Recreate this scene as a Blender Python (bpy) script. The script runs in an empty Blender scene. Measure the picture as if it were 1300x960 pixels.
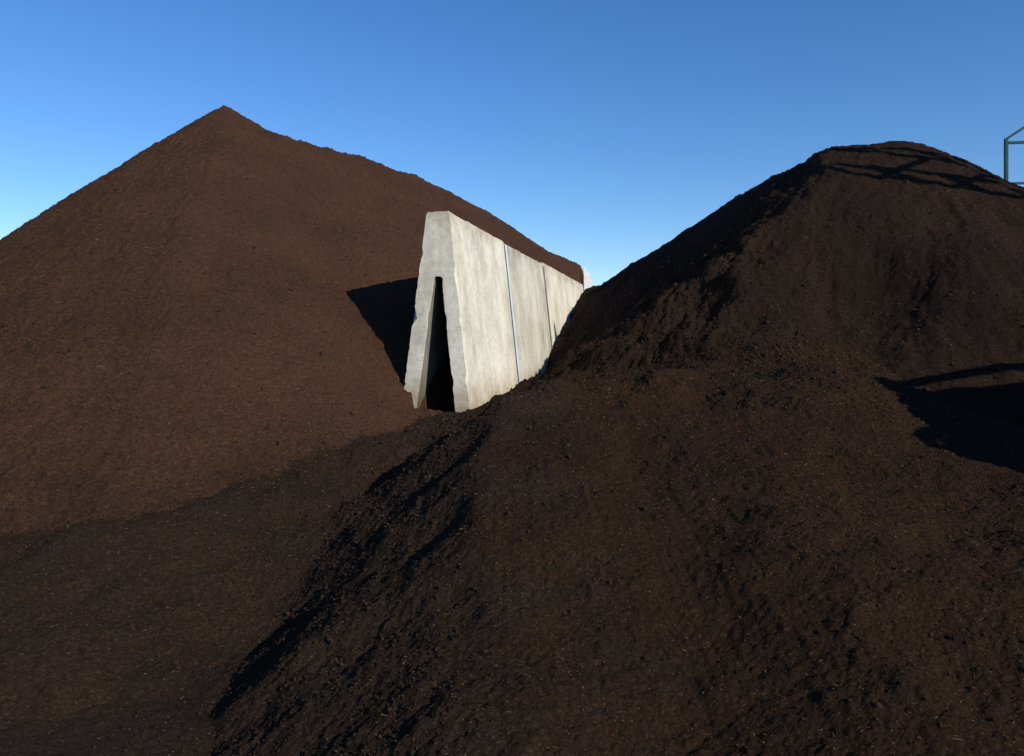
import bpy, bmesh, math, numpy as np
from mathutils import Vector
rng=np.random.default_rng(7)
scene=bpy.context.scene
col=scene.collection
scene.view_settings.view_transform='Standard'
scene.view_settings.look='None'
scene.view_settings.exposure=0
SD=np.array([.635,-.625,.445]); SD=SD/np.linalg.norm(SD)
# ---------------------------------------------------------------- noise
perm=np.random.default_rng(3).permutation(256); perm=np.concatenate([perm,perm,perm])
ang=np.random.default_rng(4).uniform(0,2*np.pi,256); GX=np.cos(ang); GY=np.sin(ang)
def pn(x,y,seed=0):
    x=x+seed*17.31; y=y-seed*9.77
    xi=np.floor(x).astype(np.int64); yi=np.floor(y).astype(np.int64)
    fx=x-xi; fy=y-yi
    u=fx*fx*fx*(fx*(fx*6-15)+10); v=fy*fy*fy*(fy*(fy*6-15)+10)
    def g(ix,iy,dx,dy):
        h=perm[perm[ix&255]+(iy&255)]
        return GX[h]*dx+GY[h]*dy
    a=g(xi,yi,fx,fy); b=g(xi+1,yi,fx-1,fy); c=g(xi,yi+1,fx,fy-1); d=g(xi+1,yi+1,fx-1,fy-1)
    return (a+u*(b-a)+v*(c-a+u*(a-b-c+d)))*1.5
def fbm(x,y,wl,amp,oct,seed=0,gain=.55,bil=False):
    r=0
    for i in range(oct):
        n=pn(x/wl+i*3.1,y/wl+i*1.7,seed+i)
        if bil: n=np.abs(n)*1.6-.4
        r=r+n*amp; wl*=.5; amp*=gain
    return r
def smax(a,b,s):
    h=np.maximum(s-np.abs(a-b),0)/s
    return np.maximum(a,b)+h*h*s*.25
def sstep(a,b,x):
    t=np.clip((x-a)/(b-a),0,1); return t*t*(3-2*t)
def ridge(x,y,pts,k,r0=.2,kl=None):
    out=np.full(np.shape(x),-50.)
    for (ax,ay,ah),(bx,by,bh) in zip(pts[:-1],pts[1:]):
        dx,dy=bx-ax,by-ay
        t=np.clip(((x-ax)*dx+(y-ay)*dy)/(dx*dx+dy*dy),0,1)
        d=np.hypot(x-ax-t*dx,y-ay-t*dy)
        kk=k
        if kl is not None:
            side=(dx*(y-ay)-dy*(x-ax))/math.hypot(dx,dy)
            kk=k+(kl-k)*sstep(-.2,.2,-side)
        out=np.maximum(out,ah+(bh-ah)*t-kk*(np.sqrt(d*d+r0*r0)-r0))
    return out
# ---------------------------------------------------------------- wall frame
WO=np.array([-1.13,12.0]); WU=np.array([.217,.976]); WU=WU/np.linalg.norm(WU); WV=np.array([WU[1],-WU[0]])
def suv(x,y):
    return (x-WO[0])*WU[0]+(y-WO[1])*WU[1], (x-WO[0])*WV[0]+(y-WO[1])*WV[1]
SU=SD[0]*WU[0]+SD[1]*WU[1]; SV=SD[0]*WV[0]+SD[1]*WV[1]
# ---------------------------------------------------------------- height fields
TH=np.radians([-180,-90,-50,-25,0,15,37,60,90,180]); KK=[.86,.92,.90,.75,.625,.605,.725,.74,.74,.86]
def H_left(x,y,detail=True):
    px_,py_=-6.9,19.
    dx=x-px_; dy=y-py_; d=np.hypot(dx,dy); th=np.arctan2(dx,-dy)
    k=np.interp(th,TH,KK)
    z=7.35-k*(np.sqrt(d*d+.04)-.2)
    r=ridge(x,y,[(-6.9,19,7.3),(-6.0,19.3,6.9),(-4.1,20.5,6.66),(-2.9,21.5,6.38),(-2.0,22.7,6.08),(-1.0,24,5.72),(1.1,27,4.85),(2.6,29.5,4.45)],.74,.3)
    r=r-.45*np.maximum(-6.9-x,0)-.18*np.maximum(17.5-y,0)*sstep(-5.5,-7.5,x)
    z=smax(z,r,.25)
    s,v=suv(x,y)
    st=np.where(s<1.5,-.42+.28*np.clip(s/1.5,0,1),-.14)
    cut=np.maximum(v-st,0)*6*(s>-.3)
    z=z-cut
    z=z-.28*np.exp(-((x+1.75)**2+(y-11.8)**2)/.35)
    z=z+fbm(x,y,5.,.12,2,11)
    z=z+fbm(th*11,d*.25,1.,.035,3,21)*sstep(.3,3,d)
    if detail:
        z=z+fbm(x,y,.9,.04,3,31,.6)+fbm(x,y,.2,.028,4,35,.76,True)
    return z
def H_right(x,y,detail=True):
    z=ridge(x,y,[(6.3,17.2,5.72),(7.2,17.1,5.93),(8.1,17,5.98),(8.9,17,5.55),(10.1,17.2,4.0)],.84,1.25)
    z=z-.45*np.maximum(5.6-x,0)*sstep(14.5,16,y)
    z=smax(z,ridge(x,y,[(6.3,17.6,5.75),(5.65,20,5.66),(4.9,22,5.02),(4.0,24.2,4.35),(3.2,26.5,3.85),(3.3,29,4.1)],.9,.3),.4)
    ar=ridge(x,y,[(6.0,17,5.6),(4.75,15.0,4.25),(3.85,13.4,2.95),(3.05,11.9,1.5)],.85,.06,1.15)
    ar=ar+fbm(x,y,1.1,.20,3,58)*sstep(17.5,15,y)
    z=smax(z,ar,.2)
    dx=x-8; dy=y-17.; d=np.hypot(dx,dy); th=np.arctan2(dx,-dy)
    z=z-.5*np.exp(-((x-5.6)**2/.9+(y-12.6)**2/1.4))+.30*np.exp(-((x-7.0)**2/1.2+(y-12.2)**2/1.2))
    z=z-.45*np.exp(-((x-.9)**2/1.6+(y-17)**2/7))
    s,v=suv(x,y)
    t=np.maximum(v-.35,0)/SV
    zc=np.interp(s-t*SU,[0,4.6,7.,9,11.3,14,16],[1.0,1.05,1.35,1.95,2.75,3.35,3.6])-.32*sstep(0,.8,t)+.04+SD[2]*t
    cap=zc+np.maximum(v-6.3,0)*3
    z=np.where(s>-1,-smax(-z,-cap,.25),z)
    z=z-np.maximum(.12-v,0)*6*(s>-.5)
    m=sstep(.8,3,d)
    back=sstep(19,16,y)
    z=z+fbm(th*5+fbm(x,y,2.,.5,2,57),d*.35,1.,.06,3,51,.55)*m*(.4+.6*back)
    z=z+fbm(x,y,2.2,.12,4,55,.5)*(.3+.7*m*back)*sstep(0,2,v)
    if detail:
        fl=sstep(.5,-.5,(x-(4.2+(y-13.4)*.55)))
        fl2=fl*back+.5*fl*(1-back)*sstep(4.5,3.2,x)
        z=z+fbm(x,y,.8,.045,4,61,.6)*(.6+.4*m+1.9*fl2*sstep(.4,1.8,v))+fbm(x,y,.24,.021,4,65,.72,True)*(1+1.2*fl2)
    return z
SY=[1,2,3.9,6.8,8.6,9.6,10.6,12,17,22]; SZ=[-.6,-.35,.03,.66,1.08,1.22,1.14,.98,.92,1.2]
def xb(y): return np.interp(y,[2,3.9,5,6.8,8.4,9.2,11,14],[-.05,-.12,-.24,-.36,-.03,.35,.6,.8])
def H_fore(x,y,detail=True):
    xx=x+fbm(x,y,1.5,.15,3,71,.42)
    S=(np.interp(y,SY,SZ)+np.interp(y-.4,SY,SZ)+np.interp(y+.4,SY,SZ))/3
    S=S+.30*sstep(.5,1.8,x)*sstep(9.6,12.2,y)
    S=S+fbm(x,y,1.1,.15,3,77)*sstep(.2,1.2,x)*sstep(7.6,9.4,y)*sstep(13,10.5,y)
    S2=.03+.215*(y-3.9)
    wgt=sstep(1.6,3.6,x)*sstep(8,9.6,y)
    S=S*(1-wgt)+np.minimum(S2,1.75)*wgt
    S=S-sstep(3.6,7.0,x)*.55*sstep(5.5,8.5,y)*sstep(12.5,9.5,y)
    # hollow trodden out at the side of the heap
    S=S-.22*np.exp(-((x-6.1)**2/.9+(y-9.6)**2/.8))
    q=xb(y)-xx
    wd=np.interp(y,[4,6,7.5,9],[.12,.08,.05,.04])
    sp=wd*np.log1p(np.exp(np.clip(q/wd,-40,40)))
    kk=np.interp(y,[3,5,6.5,8.5,10,12],[.50,.56,.62,.63,.5,.22])
    z=S-kk*sp
    z=z+.09*np.exp(-(q/.28)**2)*sstep(9.2,8,y)*sstep(4.5,6,y)
    z=z-.14*np.exp(-((x-1.1-.05*(y-6))**2/.3))*sstep(9,7.5,y)
    berm=ridge(x,y,[(-.6,11.2,.66),(-1.5,11,.52),(-2.4,9.4,.36),(-3.3,8.0,.20),(-3.95,7.2,.12),(-4.7,7.0,.07),(-7,6.8,-.02)],.36,.3)
    berm=berm+fbm(x,y,1.5,.10,3,79)
    z=smax(z,berm,.2)
    s,v=suv(x,y)
    z=z-np.maximum(-v-.45,0)*4*(s>0)
    z=z+fbm(x,y,2.2,.12,4,75)
    if detail:
        rough=.58+.12*sstep(-.1,.4,q)*sstep(3.2,1.2,q)*sstep(10,8,y)+.45*sstep(7.8,9.5,y)
        z=z+(fbm(x,y,.7,.045,3,81,.6)+fbm(x,y,.17,.022,5,85,.76,True))*rough
    return z
def H_ground(x,y,detail=True):
    r=np.hypot(x,y-8)
    w=sstep(60,20,r)
    z=-.66+fbm(x,y,3.,.07,2,91)*w
    if detail: z=z+(fbm(x,y,.6,.02,2,95)+fbm(x,y,.16,.014,4,97,.65,True))*sstep(16,9,r)
    return z
# ---------------------------------------------------------------- mesh helpers
def make_obj(name,me,mat=None,parent=None,label=None,category=None,kind=None,smooth=False):
    o=bpy.data.objects.new(name,me); col.objects.link(o)
    if mat is not None and me is not None: me.materials.append(mat)
    if smooth: me.polygons.foreach_set("use_smooth",np.ones(len(me.polygons),dtype=bool))
    if parent is not None: o.parent=parent
    if label: o["label"]=label
    if category: o["category"]=category
    if kind: o["kind"]=kind
    return o
def np_mesh(name,V,F):
    n=F.shape[1]
    me=bpy.data.meshes.new(name)
    me.vertices.add(len(V)); me.vertices.foreach_set("co",V.astype(np.float32).ravel())
    me.loops.add(F.size); me.loops.foreach_set("vertex_index",F.astype(np.int32).ravel())
    me.polygons.add(len(F)); me.polygons.foreach_set("loop_start",(np.arange(len(F))*n).astype(np.int32))
    me.update(calc_edges=True); me.validate()
    return me
def grid_mesh(name,xs,ys,fn,others=(),floor=-.95):
    X,Y=np.meshgrid(xs,ys)
    Z=fn(X,Y)
    keep=Z>floor
    for o in others: keep&=Z>o(X,Y,False)-.3
    nx=len(xs); ny=len(ys)
    idx=np.arange(nx*ny).reshape(ny,nx)
    q=keep[:-1,:-1]|keep[1:,:-1]|keep[:-1,1:]|keep[1:,1:]
    F=np.stack([idx[:-1,:-1][q],idx[:-1,1:][q],idx[1:,1:][q],idx[1:,:-1][q]],1)
    used=np.unique(F); rem=np.full(nx*ny,-1); rem[used]=np.arange(len(used))
    V=np.stack([X.ravel(),Y.ravel(),Z.ravel()],1)[used]
    return np_mesh(name,V,rem[F])
def grow(a,b,f):
    out=[a]
    while out[-1]<b: out.append(out[-1]+f(out[-1]))
    return np.array(out)
# ---------------------------------------------------------------- materials
def N(nt,t,**kw):
    n=nt.nodes.new(t)
    for k,v in kw.items(): setattr(n,k,v)
    return n
def soil_mat(name,c_dark,c_mid,c_light,patch=None,bump=.9,speck=.5,patch_rng=None,axis=0,namp=6.,gain=1.,fs=34,ss=48):
    c_dark,c_mid,c_light=[tuple(v*gain for v in c) for c in (c_dark,c_mid,c_light)]
    m=bpy.data.materials.new(name); m.use_nodes=True; nt=m.node_tree; L=nt.links
    bs=nt.nodes["Principled BSDF"]; bs.inputs["Roughness"].default_value=1; bs.inputs["Specular IOR Level"].default_value=.05
    tc=N(nt,"ShaderNodeTexCoord"); P=tc.outputs["Object"]
    def noise(s,d=4,r=.6):
        n=N(nt,"ShaderNodeTexNoise"); n.inputs["Scale"].default_value=s; n.inputs["Detail"].default_value=d; n.inputs["Roughness"].default_value=r
        L.new(P,n.inputs["Vector"]); return n.outputs["Fac"]
    def ramp(src,stops):
        r=N(nt,"ShaderNodeValToRGB"); e=r.color_ramp.elements
        while len(e)<len(stops): e.new(.5)
        for el,(p,c) in zip(e,stops): el.position=p; el.color=(*c,1)
        L.new(src,r.inputs[0]); return r.outputs[0]
    def mix(f,a,b,mode='MIX'):
        x=N(nt,"ShaderNodeMix",data_type='RGBA',blend_type=mode)
        if isinstance(f,float): x.inputs[0].default_value=f
        else: L.new(f,x.inputs[0])
        L.new(a,x.inputs[6]); L.new(b,x.inputs[7]); return x.outputs[2]
    fn_=noise(fs,7,.82)
    fine=ramp(fn_,[(.35,c_dark),(.51,c_mid),(.68,c_light)])
    big=ramp(noise(.55,5,.65),[(.3,(.80,.80,.82)),(.7,(1.20,1.16,1.10))])
    c=mix(1.0,fine,big,'MULTIPLY')
    if patch:
        pc=ramp(fn_,[(.35,tuple(v*.5 for v in patch)),(.51,patch),(.68,tuple(v*1.8 for v in patch))])
        pc=mix(1.0,pc,big,'MULTIPLY')
        sx=N(nt,"ShaderNodeSeparateXYZ"); L.new(P,sx.inputs[0])
        ma=N(nt,"ShaderNodeMath",operation='MULTIPLY_ADD'); L.new(noise(.9,6,.65),ma.inputs[0]); ma.inputs[1].default_value=namp; L.new(sx.outputs[axis],ma.inputs[2])
        mr=N(nt,"ShaderNodeMapRange"); L.new(ma.outputs[0],mr.inputs[0]); mr.inputs[1].default_value=patch_rng[0]+namp*.5; mr.inputs[2].default_value=patch_rng[1]+namp*.5
        c=mix(mr.outputs[0],c,pc)
    sp=N(nt,"ShaderNodeTexVoronoi"); sp.inputs["Scale"].default_value=ss; L.new(P,sp.inputs["Vector"])
    sf=ramp(sp.outputs["Distance"],[(.12,(1,1,1)),(.28,(0,0,0))])
    sr=N(nt,"ShaderNodeSeparateColor"); L.new(sp.outputs["Color"],sr.inputs[0])
    st=N(nt,"ShaderNodeMath",operation='GREATER_THAN'); st.inputs[1].default_value=.82; L.new(sr.outputs[0],st.inputs[0])
    sm=N(nt,"ShaderNodeMath",operation='MULTIPLY'); L.new(sf,sm.inputs[0]); L.new(st.outputs[0],sm.inputs[1])
    sm2=N(nt,"ShaderNodeMath",operation='MULTIPLY'); L.new(sm.outputs[0],sm2.inputs[0]); sm2.inputs[1].default_value=speck
    rgb=N(nt,"ShaderNodeRGB"); rgb.outputs[0].default_value=(.21,.115,.05,1)
    c=mix(sm2.outputs[0],c,rgb.outputs[0])
    L.new(c,bs.inputs["Base Color"])
    b1=N(nt,"ShaderNodeBump"); b1.inputs["Strength"].default_value=bump; b1.inputs["Distance"].default_value=.06; L.new(noise(18,7,.84),b1.inputs["Height"])
    b2=N(nt,"ShaderNodeBump"); b2.inputs["Strength"].default_value=bump; b2.inputs["Distance"].default_value=.02; L.new(noise(65,4,.7),b2.inputs["Height"])
    L.new(b1.outputs[0],b2.inputs["Normal"]); L.new(b2.outputs[0],bs.inputs["Normal"])
    return m
m_left=soil_mat("brown_compost",(.019,.0118,.0078),(.042,.0258,.0170),(.076,.048,.032),bump=1.0,speck=.6,
    patch=(.077,.0392,.0240),patch_rng=(-.2,.6),axis=2,namp=1.3,fs=27,ss=34)
m_right=soil_mat("dark_compost",(.010,.0063,.0043),(.0235,.0143,.0095),(.047,.0285,.0185),bump=1.0,speck=.35,gain=1.3,fs=24,ss=36)
m_fore=soil_mat("grey_brown_compost",(.0160,.0103,.0068),(.0385,.0246,.0163),(.073,.0480,.032),patch=(.039,.0222,.0127),bump=1.0,speck=.55,patch_rng=(-.3,.7),axis=0,namp=6.,gain=1.05)
m_ground=soil_mat("ground_soil",(.017,.0108,.0070),(.040,.0255,.017),(.073,.048,.032),bump=.8,speck=.3)
m_clod=soil_mat("clod_soil",(.012,.0075,.005),(.027,.0165,.011),(.052,.033,.022),bump=.6,speck=.3,gain=1.35)
def simple_mat(name,c,rough=.6,metal=0,var=.25,sc=6,spec=.5):
    m=bpy.data.materials.new(name); m.use_nodes=True; nt=m.node_tree; bs=nt.nodes["Principled BSDF"]
    tc=N(nt,"ShaderNodeTexCoord"); n=N(nt,"ShaderNodeTexNoise"); n.inputs["Scale"].default_value=sc; n.inputs["Detail"].default_value=5
    nt.links.new(tc.outputs["Object"],n.inputs["Vector"])
    r=N(nt,"ShaderNodeValToRGB"); r.color_ramp.elements[0].position=.3; r.color_ramp.elements[1].position=.7
    r.color_ramp.elements[0].color=(*[v*(1-var) for v in c],1); r.color_ramp.elements[1].color=(*[min(v*(1+var),1) for v in c],1)
    nt.links.new(n.outputs["Fac"],r.inputs[0]); nt.links.new(r.outputs[0],bs.inputs["Base Color"])
    bs.inputs["Roughness"].default_value=rough; bs.inputs["Metallic"].default_value=metal; bs.inputs["Specular IOR Level"].default_value=spec
    return m
m_green=simple_mat("green_painted_steel",(.018,.055,.045),.7,spec=.15)
m_strip=simple_mat("pale_joint_strip",(.50,.56,.63),.5,0,.12,3)
m_mortar=simple_mat("dark_joint_filler",(.16,.15,.13),.9,0,.4,8)
m_straw=simple_mat("straw",(.18,.10,.045),.9,0,.5,9)
m_white=simple_mat("white_board",(.7,.7,.68),.6,0,.1,4)
def concrete_mat(name="weathered_concrete",dirt_shade=1.0):
    m=bpy.data.materials.new(name); m.use_nodes=True; nt=m.node_tree; L=nt.links
    bs=nt.nodes["Principled BSDF"]; bs.inputs["Roughness"].default_value=.9; bs.inputs["Specular IOR Level"].default_value=.2
    tc=N(nt,"ShaderNodeTexCoord"); P=tc.outputs["Object"]
    def noise(s,d=4,r=.6,vec=None):
        n=N(nt,"ShaderNodeTexNoise"); n.inputs["Scale"].default_value=s; n.inputs["Detail"].default_value=d; n.inputs["Roughness"].default_value=r
        L.new(vec or P,n.inputs["Vector"]); return n.outputs["Fac"]
    def ramp(src,stops):
        r=N(nt,"ShaderNodeValToRGB"); e=r.color_ramp.elements
        while len(e)<len(stops): e.new(.5)
        for el,(p,c) in zip(e,stops): el.position=p; el.color=(*c,1)
        L.new(src,r.inputs[0]); return r.outputs[0]
    def mul(a,b):
        x=N(nt,"ShaderNodeMix",data_type='RGBA',blend_type='MULTIPLY'); x.inputs[0].default_value=1
        L.new(a,x.inputs[6]); L.new(b,x.inputs[7]); return x.outputs[2]
    mp=N(nt,"ShaderNodeMapping"); mp.inputs["Scale"].default_value=(1,1,.35); L.new(P,mp.inputs["Vector"])
    D=lambda c: tuple(v*dirt_shade for v in c)
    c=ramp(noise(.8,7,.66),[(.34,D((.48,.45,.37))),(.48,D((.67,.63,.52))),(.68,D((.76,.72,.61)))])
    c=mul(c,ramp(noise(1.6,6,.65,mp.outputs[0]),[(.38,(.78,.77,.74)),(.54,(1,1,1))]))
    c=mul(c,ramp(noise(14,5,.7),[(.34,(.82,.81,.78)),(.58,(1,1,1))]))
    sx=N(nt,"ShaderNodeSeparateXYZ"); L.new(P,sx.inputs[0])
    ad=N(nt,"ShaderNodeMath",operation='MULTIPLY_ADD'); L.new(noise(4,5,.7),ad.inputs[0]); ad.inputs[1].default_value=-1.0; L.new(sx.outputs[2],ad.inputs[2])
    mr=N(nt,"ShaderNodeMapRange"); L.new(ad.outputs[0],mr.inputs[0]); mr.inputs[1].default_value=2.9; mr.inputs[2].default_value=3.3
    c=mul(c,ramp(mr.outputs[0],[(0,(1,1,1)),(1,(.68,.64,.55))]))
    mr2=N(nt,"ShaderNodeMapRange"); L.new(ad.outputs[0],mr2.inputs[0]); mr2.inputs[1].default_value=.15; mr2.inputs[2].default_value=.75
    c=mul(c,ramp(mr2.outputs[0],[(0,(.55,.47,.38)),(1,(1,1,1))]))
    v=N(nt,"ShaderNodeTexVoronoi"); v.inputs["Scale"].default_value=11; L.new(P,v.inputs["Vector"])
    c=mul(c,ramp(v.outputs["Distance"],[(.05,(.45,.42,.37)),(.11,(1,1,1))]))
    L.new(c,bs.inputs["Base Color"])
    b=N(nt,"ShaderNodeBump"); b.inputs["Strength"].default_value=.5; b.inputs["Distance"].default_value=.014; L.new(noise(13,7,.75),b.inputs["Height"])
    L.new(b.outputs[0],bs.inputs["Normal"])
    return m
m_conc=concrete_mat()
m_conc2=concrete_mat("greyer_weathered_concrete",.86)
m_slot_shade=concrete_mat("slot_shade_concrete",.32)  # darker concrete for the slot's inner faces, shade painted into the colour
# ---------------------------------------------------------------- ground
half=grow(0,9,lambda a:.05); far=grow(9.05,900,lambda a:max(.08,(a-8.9)*.12))
ax=np.concatenate([-far[::-1],-half[::-1][:-1],half,far]); ax=np.unique(np.round(ax,4))
ayn=np.concatenate([-grow(1,900,lambda a:a*.25)[::-1],grow(-.9,14,lambda a:.03 if a<9 else .08),14+grow(.2,900,lambda a:max(.3,a*.12))]); ayn=np.unique(np.round(ayn,4))
me=grid_mesh("ground",ax,ayn,H_ground,(),-10)
make_obj("ground",me,m_ground,kind="structure",smooth=True)
# ---------------------------------------------------------------- piles
me=grid_mesh("left",grow(-22,5,lambda a:.03),grow(4,34,lambda a:.028 if a<20 else .12),H_left,(lambda x,y,d:H_fore(x,y,False),))
make_obj("soil_pile",me,m_left,label="tall cone-shaped pile of brown compost heaped against the concrete wall",category="soil pile",smooth=True)
me=grid_mesh("right",grow(-.6,20,lambda a:.032),grow(8,36,lambda a:.032 if a<19 else .08),H_right,(lambda x,y,d:H_fore(x,y,False),))
make_obj("soil_pile.001",me,m_right,label="round-topped pile of dark compost with a dark side slope",category="soil pile",smooth=True)
me=grid_mesh("fore",grow(-9,11,lambda a:.016),grow(1.6,22,lambda a:max(.012,.0025*a) if a<12 else .06),H_fore,(lambda x,y,d:H_left(x,y,False),lambda x,y,d:H_right(x,y,False)),-.9)
make_obj("soil_pile.002",me,m_fore,label="low spreading heap of crumbly dark compost with a clodded ridge",category="soil pile",smooth=True)
# ---------------------------------------------------------------- clods and straw
def surf(x,y):
    return np.maximum.reduce([H_left(x,y),H_right(x,y),H_fore(x,y),H_ground(x,y)])
def sample(n,pow_):
    y=2.6+ (20-2.6)*rng.random(n)**pow_
    x=(rng.random(n)*1.5-.75)*y
    return x,y
ico=bmesh.new(); bmesh.ops.create_icosphere(ico,subdivisions=1,radius=1); iv=np.array([v.co[:] for v in ico.verts]); ifc=np.array([[v.index for v in f.verts] for f in ico.faces]); ico.free()
def clods(n):
    x,y=sample(n*6,1.3)
    q=xb(y)-x
    dens=.06+.5*sstep(-.1,.4,q)*sstep(2.6,1.2,q)*(y<10)+.6*((y>11)&(x>.5)&(x<4.4))+.12*sstep(.35,.75,pn(x/1.2,y/1.2,5)+.5)
    HL=H_left(x,y,False); HF=H_fore(x,y,False)
    dens=np.where(HL>HF,.06,dens)+.35*sstep(.12,0,np.abs(HL-HF))*(x<-1)
    k=rng.random(len(x))<dens; x=x[k][:n]; y=y[k][:n]; n=len(x)
    z=surf(x,y)
    s,v=suv(x,y)
    ok=~((s>-.1)&(s<16)&(np.abs(v)<.8)); x,y,z=x[ok],y[ok],z[ok]; n=len(x)
    size=np.clip(np.exp(rng.normal(np.log(.0055),.48,n)),.003,.022)*np.clip(y/6,.8,1.6)
    V=iv[None]*(1+rng.uniform(-.35,.35,(n,len(iv),1)))*rng.uniform(.5,1.4,(n,1,3))
    a=rng.uniform(0,2*np.pi,n); c_,s_=np.cos(a)[:,None],np.sin(a)[:,None]
    V=np.stack([V[...,0]*c_-V[...,1]*s_,V[...,0]*s_+V[...,1]*c_,V[...,2]],-1)*size[:,None,None]
    V=V+np.stack([x,y,z+size*.1],1)[:,None]
    F=ifc[None]+(np.arange(n)*len(iv))[:,None,None]
    return np_mesh("clods",V.reshape(-1,3),F.reshape(-1,3))
make_obj("soil_clods",clods(44000),m_clod,kind="stuff")
def straws(n):
    x,y=sample(n,1.2); z=surf(x,y)
    s,v=suv(x,y); ok=~((s>-.1)&(s<16)&(np.abs(v)<.8)); x,y,z=x[ok],y[ok],z[ok]; n=len(x)
    ln=rng.uniform(.003,.009,n)*np.clip(y/6,.8,1.8); w=ln*.25
    big=rng.random(n)<.012; ln=np.where(big,ln*4,ln)
    a=rng.uniform(0,2*np.pi,n); t=rng.uniform(-.5,.5,n)
    D=np.stack([np.cos(a)*np.cos(t),np.sin(a)*np.cos(t),np.sin(t)],1); W=np.stack([-np.sin(a),np.cos(a),0*a],1); U=np.cross(D,W)
    C=np.stack([x,y,z+.004],1)
    tri=[W,-W*.5+U*.8,-W*.5-U*.8]
    V=np.stack([C-D*ln[:,None]+t_*w[:,None] for t_ in tri]+[C+D*ln[:,None]+t_*w[:,None] for t_ in tri],1)
    f=np.array([[0,1,4,3],[1,2,5,4],[2,0,3,5]])
    F=f[None]+(np.arange(n)*6)[:,None,None]
    return np_mesh("straw",V.reshape(-1,3),F.reshape(-1,4))
make_obj("straw_flecks",straws(14000),m_straw,kind="stuff")
# ---------------------------------------------------------------- concrete wall
wall=make_obj("concrete_wall",None,label="weathered pale concrete A-frame retaining wall standing between compost piles",category="concrete wall")
wall.location=(WO[0],WO[1],0)
def w_pt(s,v,z): return (s*WU[0]+v*WV[0], s*WU[1]+v*WV[1], z)
ZB=-.7
def panel(s0,s1,h,seed,shift=0,rag=1.):
    top=.185
    def outer(z,sl): return top+(3.7-z)*sl
    zt=2.68
    def inner(z,sl): return .055+(zt-z)*sl
    prof=[]
    zs=np.linspace(ZB,h-.035,110)
    for z in zs: prof.append((-outer(z,.136),z,1))
    for v in np.linspace(-top+.03,top-.03,9): prof.append((v,h,.3))
    for z in zs[::-1]: prof.append((outer(z,.108),z,.6))
    n_out=len(prof)
    zi=np.linspace(ZB,zt,80)
    for z in zi: prof.append((inner(z,.108),z,-.5))
    for v in (.03,0,-.03): prof.append((v,zt+.03,-.2))
    for z in zi[::-1]: prof.append((-inner(z,.145),z,-.5))
    prof=np.array(prof); n=len(prof)
    ss=[s0,s0+.012,s0+.035,s0+.07]+list(np.arange(s0+.14,s1-.12,.12))+[s1-.035,s1-.012,s1]
    V=[]
    for i,s in enumerate(ss):
        front=(s-s0)<(s1-s)
        rg=rag if front else .05
        e=min(s-s0,s1-s)
        v=prof[:,0].copy(); z=prof[:,1].copy()
        edge=max(0,1-e/.035); soft=max(0,1-e/.07)
        idx=np.zeros(n)
        chip=np.maximum(0,pn(z*16+seed,idx+3.3+np.sign(v)*5,seed)-.20)*.045*rg
        big=np.maximum(0,pn(z*3.1,idx+7.7+np.sign(v)*2,seed+5)-.36)*.10*rg
        v=v-np.sign(v)*(edge*(.008+chip)+soft*big)*prof[:,2]
        v=v+fbm(np.full(n,s),z,1.8,.002,2,seed)+shift
        topm=prof[:,1]>h-.05
        z=np.where(topm,z+fbm(np.full(n,s),v*3,.45,.012,3,seed+8)-edge*.012,z)
        for a,b in zip(v,z): V.append(w_pt(s,a,b))
    F=[];M=[]
    for i in range(len(ss)-1):
        for j in range(n):
            k=(j+1)%n
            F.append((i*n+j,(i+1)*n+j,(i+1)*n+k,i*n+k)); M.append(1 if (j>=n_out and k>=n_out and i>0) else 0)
    F.append(tuple(range(n))); F.append(tuple(range((len(ss)-1)*n,len(ss)*n))[::-1]); M+=[0,0]
    me=bpy.data.meshes.new("panel"); me.from_pydata(V,[],F)
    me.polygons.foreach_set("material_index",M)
    bm=bmesh.new(); bm.from_mesh(me); bmesh.ops.recalc_face_normals(bm,faces=bm.faces); bm.to_mesh(me); bm.free()
    return me
for i,(a,b,h,l,rg,mt) in enumerate([(0,3.62,3.70,0,1.,m_conc),(3.70,7.84,3.67,0,.05,m_conc2),(8.0,15.8,3.72,-.012,.05,m_conc)]):
    o=make_obj("panel" if i==0 else "panel.%03d"%i,panel(a,b,h,21+i,l,rg),mt,parent=wall)
    o.data.materials.append(m_slot_shade)  # second slot: painted shade inside the A-frame opening
def box_between(p,q,w,d):
    p=Vector(p); q=Vector(q); ax_=(q-p).normalized(); up=Vector((0,0,1)) if abs(ax_.z)<.95 else Vector((1,0,0))
    sx=ax_.cross(up).normalized()*w/2; sy=ax_.cross(sx).normalized()*d/2
    V=[p+a*sx+b*sy for a,b in((-1,-1),(1,-1),(1,1),(-1,1))]+[q+a*sx+b*sy for a,b in((-1,-1),(1,-1),(1,1),(-1,1))]
    return [tuple(v) for v in V]
BF=[(3,2,1,0),(4,5,6,7),(0,1,5,4),(1,2,6,5),(2,3,7,6),(3,0,4,7)]
def beams(lst):
    V=[];F=[]
    for p,q,w,d in lst:
        o=len(V); V+=box_between(p,q,w,d); F+=[tuple(o+i for i in f) for f in BF]
    me=bpy.data.meshes.new("beams"); me.from_pydata(V,[],F); me.update(); return me
_cnt={}
def pname(name,par):
    k=(name,par.name); i=_cnt.get(k,0); _cnt[k]=i+1
    return name if i==0 else "%s.%03d"%(name,i)
def part(name,lst,mat,par): return make_obj(pname(name,par),beams(lst),mat,parent=par)
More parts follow.
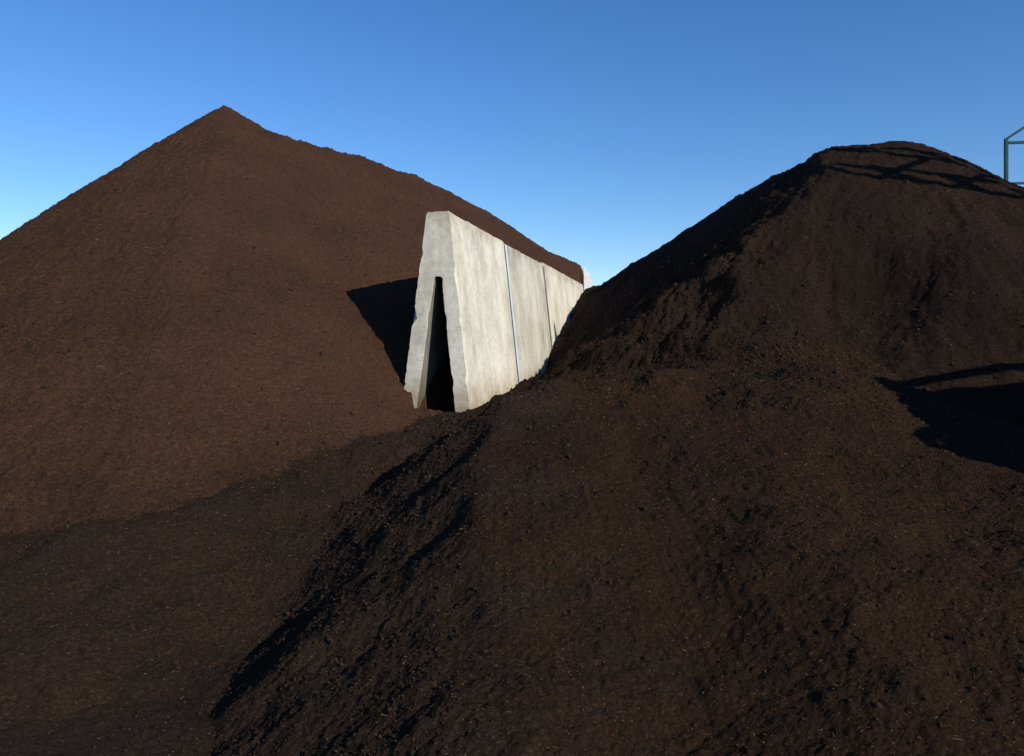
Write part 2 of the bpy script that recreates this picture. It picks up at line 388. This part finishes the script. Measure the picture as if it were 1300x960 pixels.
def tube(pts,r,n=8):
    V=[];F=[]
    P=[Vector(p) for p in pts]
    for i,p in enumerate(P):
        a=(P[min(i+1,len(P)-1)]-P[max(i-1,0)]).normalized(); up=Vector((0,0,1)) if abs(a.z)<.9 else Vector((0,1,0))
        u=a.cross(up).normalized(); w=a.cross(u)
        for k in range(n):
            t=2*math.pi*k/n; V.append(tuple(p+(u*math.cos(t)+w*math.sin(t))*r))
    for i in range(len(P)-1):
        for k in range(n): F.append((i*n+k,i*n+(k+1)%n,(i+1)*n+(k+1)%n,(i+1)*n+k))
    F.append(tuple(range(n))[::-1]); F.append(tuple(range((len(P)-1)*n,len(P)*n)))
    me=bpy.data.meshes.new("tube"); me.from_pydata(V,[],F); me.update(); return me
def outv(z,h=3.7): return .185+(h-z)*.108
make_obj("joint_strip",beams([(w_pt(3.69,outv(ZB)+.016,ZB),w_pt(3.69,outv(3.62)+.016,3.62),.13,.035)]),m_strip,parent=wall)
make_obj("joint_filler",beams([(w_pt(7.92,outv(ZB)-.055,ZB),w_pt(7.92,outv(3.60)-.055,3.60),.08,.15)]),m_mortar,parent=wall)
# white board past the wall
x,y=2.76,28.6
V=[(x-.15,y,0),(x+.16,y,0),(x+.16,y,4.05),(x+.09,y,4.07),(x+.05,y,4.24),(x-.05,y,4.28),(x-.07,y,4.45),(x-.15,y,4.43)]
V2=V+[(a,b+.1,c) for a,b,c in V]; nV=len(V)
F=[tuple(range(nV)),tuple(range(nV,2*nV))[::-1]]+[(i,i+nV,(i+1)%nV+nV,(i+1)%nV) for i in range(nV)]
me=bpy.data.meshes.new("board"); me.from_pydata(V2,[],F)
make_obj("marker_board",me,m_white,label="small white weathered board standing beyond the end of the concrete wall",category="board")
# ---------------------------------------------------------------- steel gantry (visible behind the pile)
g=make_obj("steel_gantry",None,label="green painted steel gantry frame rising behind the dark compost pile",category="gantry")
G=m_green; y0=22.; x0=13.80; GB=-.7
for (p,q) in [((x0,y0,GB),(x0,y0,7.40)),((x0+2.2,y0,GB),(x0+2.2,y0,8.6)),((x0+2.0,y0+2,GB),(x0+2.0,y0+2,7.5)),((x0+3.7,y0+2,GB),(x0+3.7,y0+2,8.6))]:
    part("leg",[(p,q,.08,.08)],G,g)
for (p,q,w_) in [((x0+.05,y0,7.28),(x0+2.15,y0,7.34),.07),((x0+.03,y0,7.40),(x0+2.1,y0,8.75),.06),((x0+.05,y0,6.14),(x0+2.15,y0,6.20),.06),
    ((x0+2.2,y0+.05,8.5),(x0+3.7,y0+1.95,8.5),.06)]:
    part("brace",[(p,q,w_,w_)],G,g)
# ---------------------------------------------------------------- unseen walkway, added so its rails cast shadows on the pile top
cv=make_obj("shadow_walkway",None,label="unseen raised green steel walkway with tubular handrails, added to cast rail shadows on the compost",category="shadow caster")
A=Vector((12.0,10.5,8.75)); B=Vector((17.6,8.0,8.0)); dirn=(B-A)
side=Vector((-dirn.y,dirn.x,0)).normalized()
for sgn in (-.6,.6):
    o=side*sgn
    for hh in (0,.9):
        pts=[A+dirn*t+o+Vector((0,0,hh-1.2*t*(1-t))) for t in np.linspace(0,1,18)]
        me=tube(pts,.085); make_obj(pname("handrail",cv),me,G,parent=cv)
    for i,t in enumerate((0,.2,.4,.6,.8,1)):
        p=A+dirn*t+o+Vector((0,0,-1.2*t*(1-t))); part("post",[(p,p+Vector((0,0,.9)),.09,.09)],G,cv)
for t in (.6,1):
    for sgn in (-.6,.6):
        p=A+dirn*t+side*sgn; part("leg",[(Vector((p.x,p.y,-.7)),p+Vector((0,0,-1.2*t*(1-t))),.14,.14)],G,cv)
for t in (.1,.3,.5,.7,.9):
    p=A+dirn*t+Vector((0,0,-1.2*t*(1-t))); part("cross_beam",[(p-side*.55,p+side*.55,.10,.10)],G,cv)
# ---------------------------------------------------------------- unseen hopper, added to cast the shadow at the right edge
hp=make_obj("shadow_hopper",None,label="unseen green steel hopper with tubular guard rails, added to cast a shadow on the compost",category="hopper")
cx,cy=8.75,5.85
V=[];F=[]
for (hw,hd,z) in((1.2,1.0,.3),(1.7,1.5,.9),(1.7,1.5,3.35),(1.65,1.45,3.35),(1.65,1.45,.9),(1.15,.95,.35)):
    V+=[(cx-hw,cy-hd,z+(.0 if z<2.5 else -.6)),(cx+hw,cy-hd,z),(cx+hw,cy+hd,z),(cx-hw,cy+hd,z+(.0 if z<2.5 else -.3))]
for i in range(5):
    for j in range(4): F.append((i*4+j,i*4+(j+1)%4,(i+1)*4+(j+1)%4,(i+1)*4+j))
F.append((23,22,21,20))
me=bpy.data.meshes.new("tub"); me.from_pydata(V,[],F); make_obj("tub",me,G,parent=hp)
for a in(-1,1):
    for b in(-1,1): part("leg",[((cx+a*1.4,cy+b*1.2,-.7),(cx+a*1.4,cy+b*1.2,.85),.12,.12)],G,hp)
for b in (-1.4,1.4):
    P=[(cx-1.65,cy+b,2.7),(cx-1.68,cy+b,2.85),(cx-1.5,cy+b,3.05),(cx-1.1,cy+b,3.25),(cx+.2,cy+b,3.55),(cx+1.1,cy+b,3.7),(cx+1.6,cy+b,3.6),(cx+1.67,cy+b,3.3)]
    make_obj(pname("guard_rail",hp),tube(P,.08),G,parent=hp)
# ---------------------------------------------------------------- light, sky, camera
sd=Vector(tuple(SD))
sun=bpy.data.lights.new("sun",'SUN'); sun.energy=5; sun.angle=math.radians(.5); sun.color=(1,.94,.84)
so=bpy.data.objects.new("sun",sun); col.objects.link(so); so.rotation_euler=sd.to_track_quat('Z','Y').to_euler()
w=bpy.data.worlds.new("World"); scene.world=w; w.use_nodes=True; nt=w.node_tree
bg=nt.nodes["Background"]; sk=nt.nodes.new("ShaderNodeTexSky"); sk.sky_type='NISHITA'; sk.sun_disc=False
sk.sun_elevation=math.asin(sd.z); sk.sun_rotation=math.atan2(sd.x,sd.y); sk.air_density=1.0; sk.dust_density=.0; sk.ozone_density=4.5
hs=nt.nodes.new("ShaderNodeHueSaturation"); hs.inputs["Saturation"].default_value=1.2; hs.inputs["Hue"].default_value=.508
nt.links.new(sk.outputs[0],hs.inputs["Color"]); nt.links.new(hs.outputs[0],bg.inputs[0]); bg.inputs[1].default_value=.148
cam=bpy.data.cameras.new("camera"); co=bpy.data.objects.new("camera",cam); col.objects.link(co); scene.camera=co
co.location=(0,0,1.7); co.rotation_euler=(math.radians(90),0,0)
cam.sensor_width=36; cam.lens=36*1000/1300; cam.shift_y=-45/1300; cam.clip_end=3000; cam.clip_start=.05
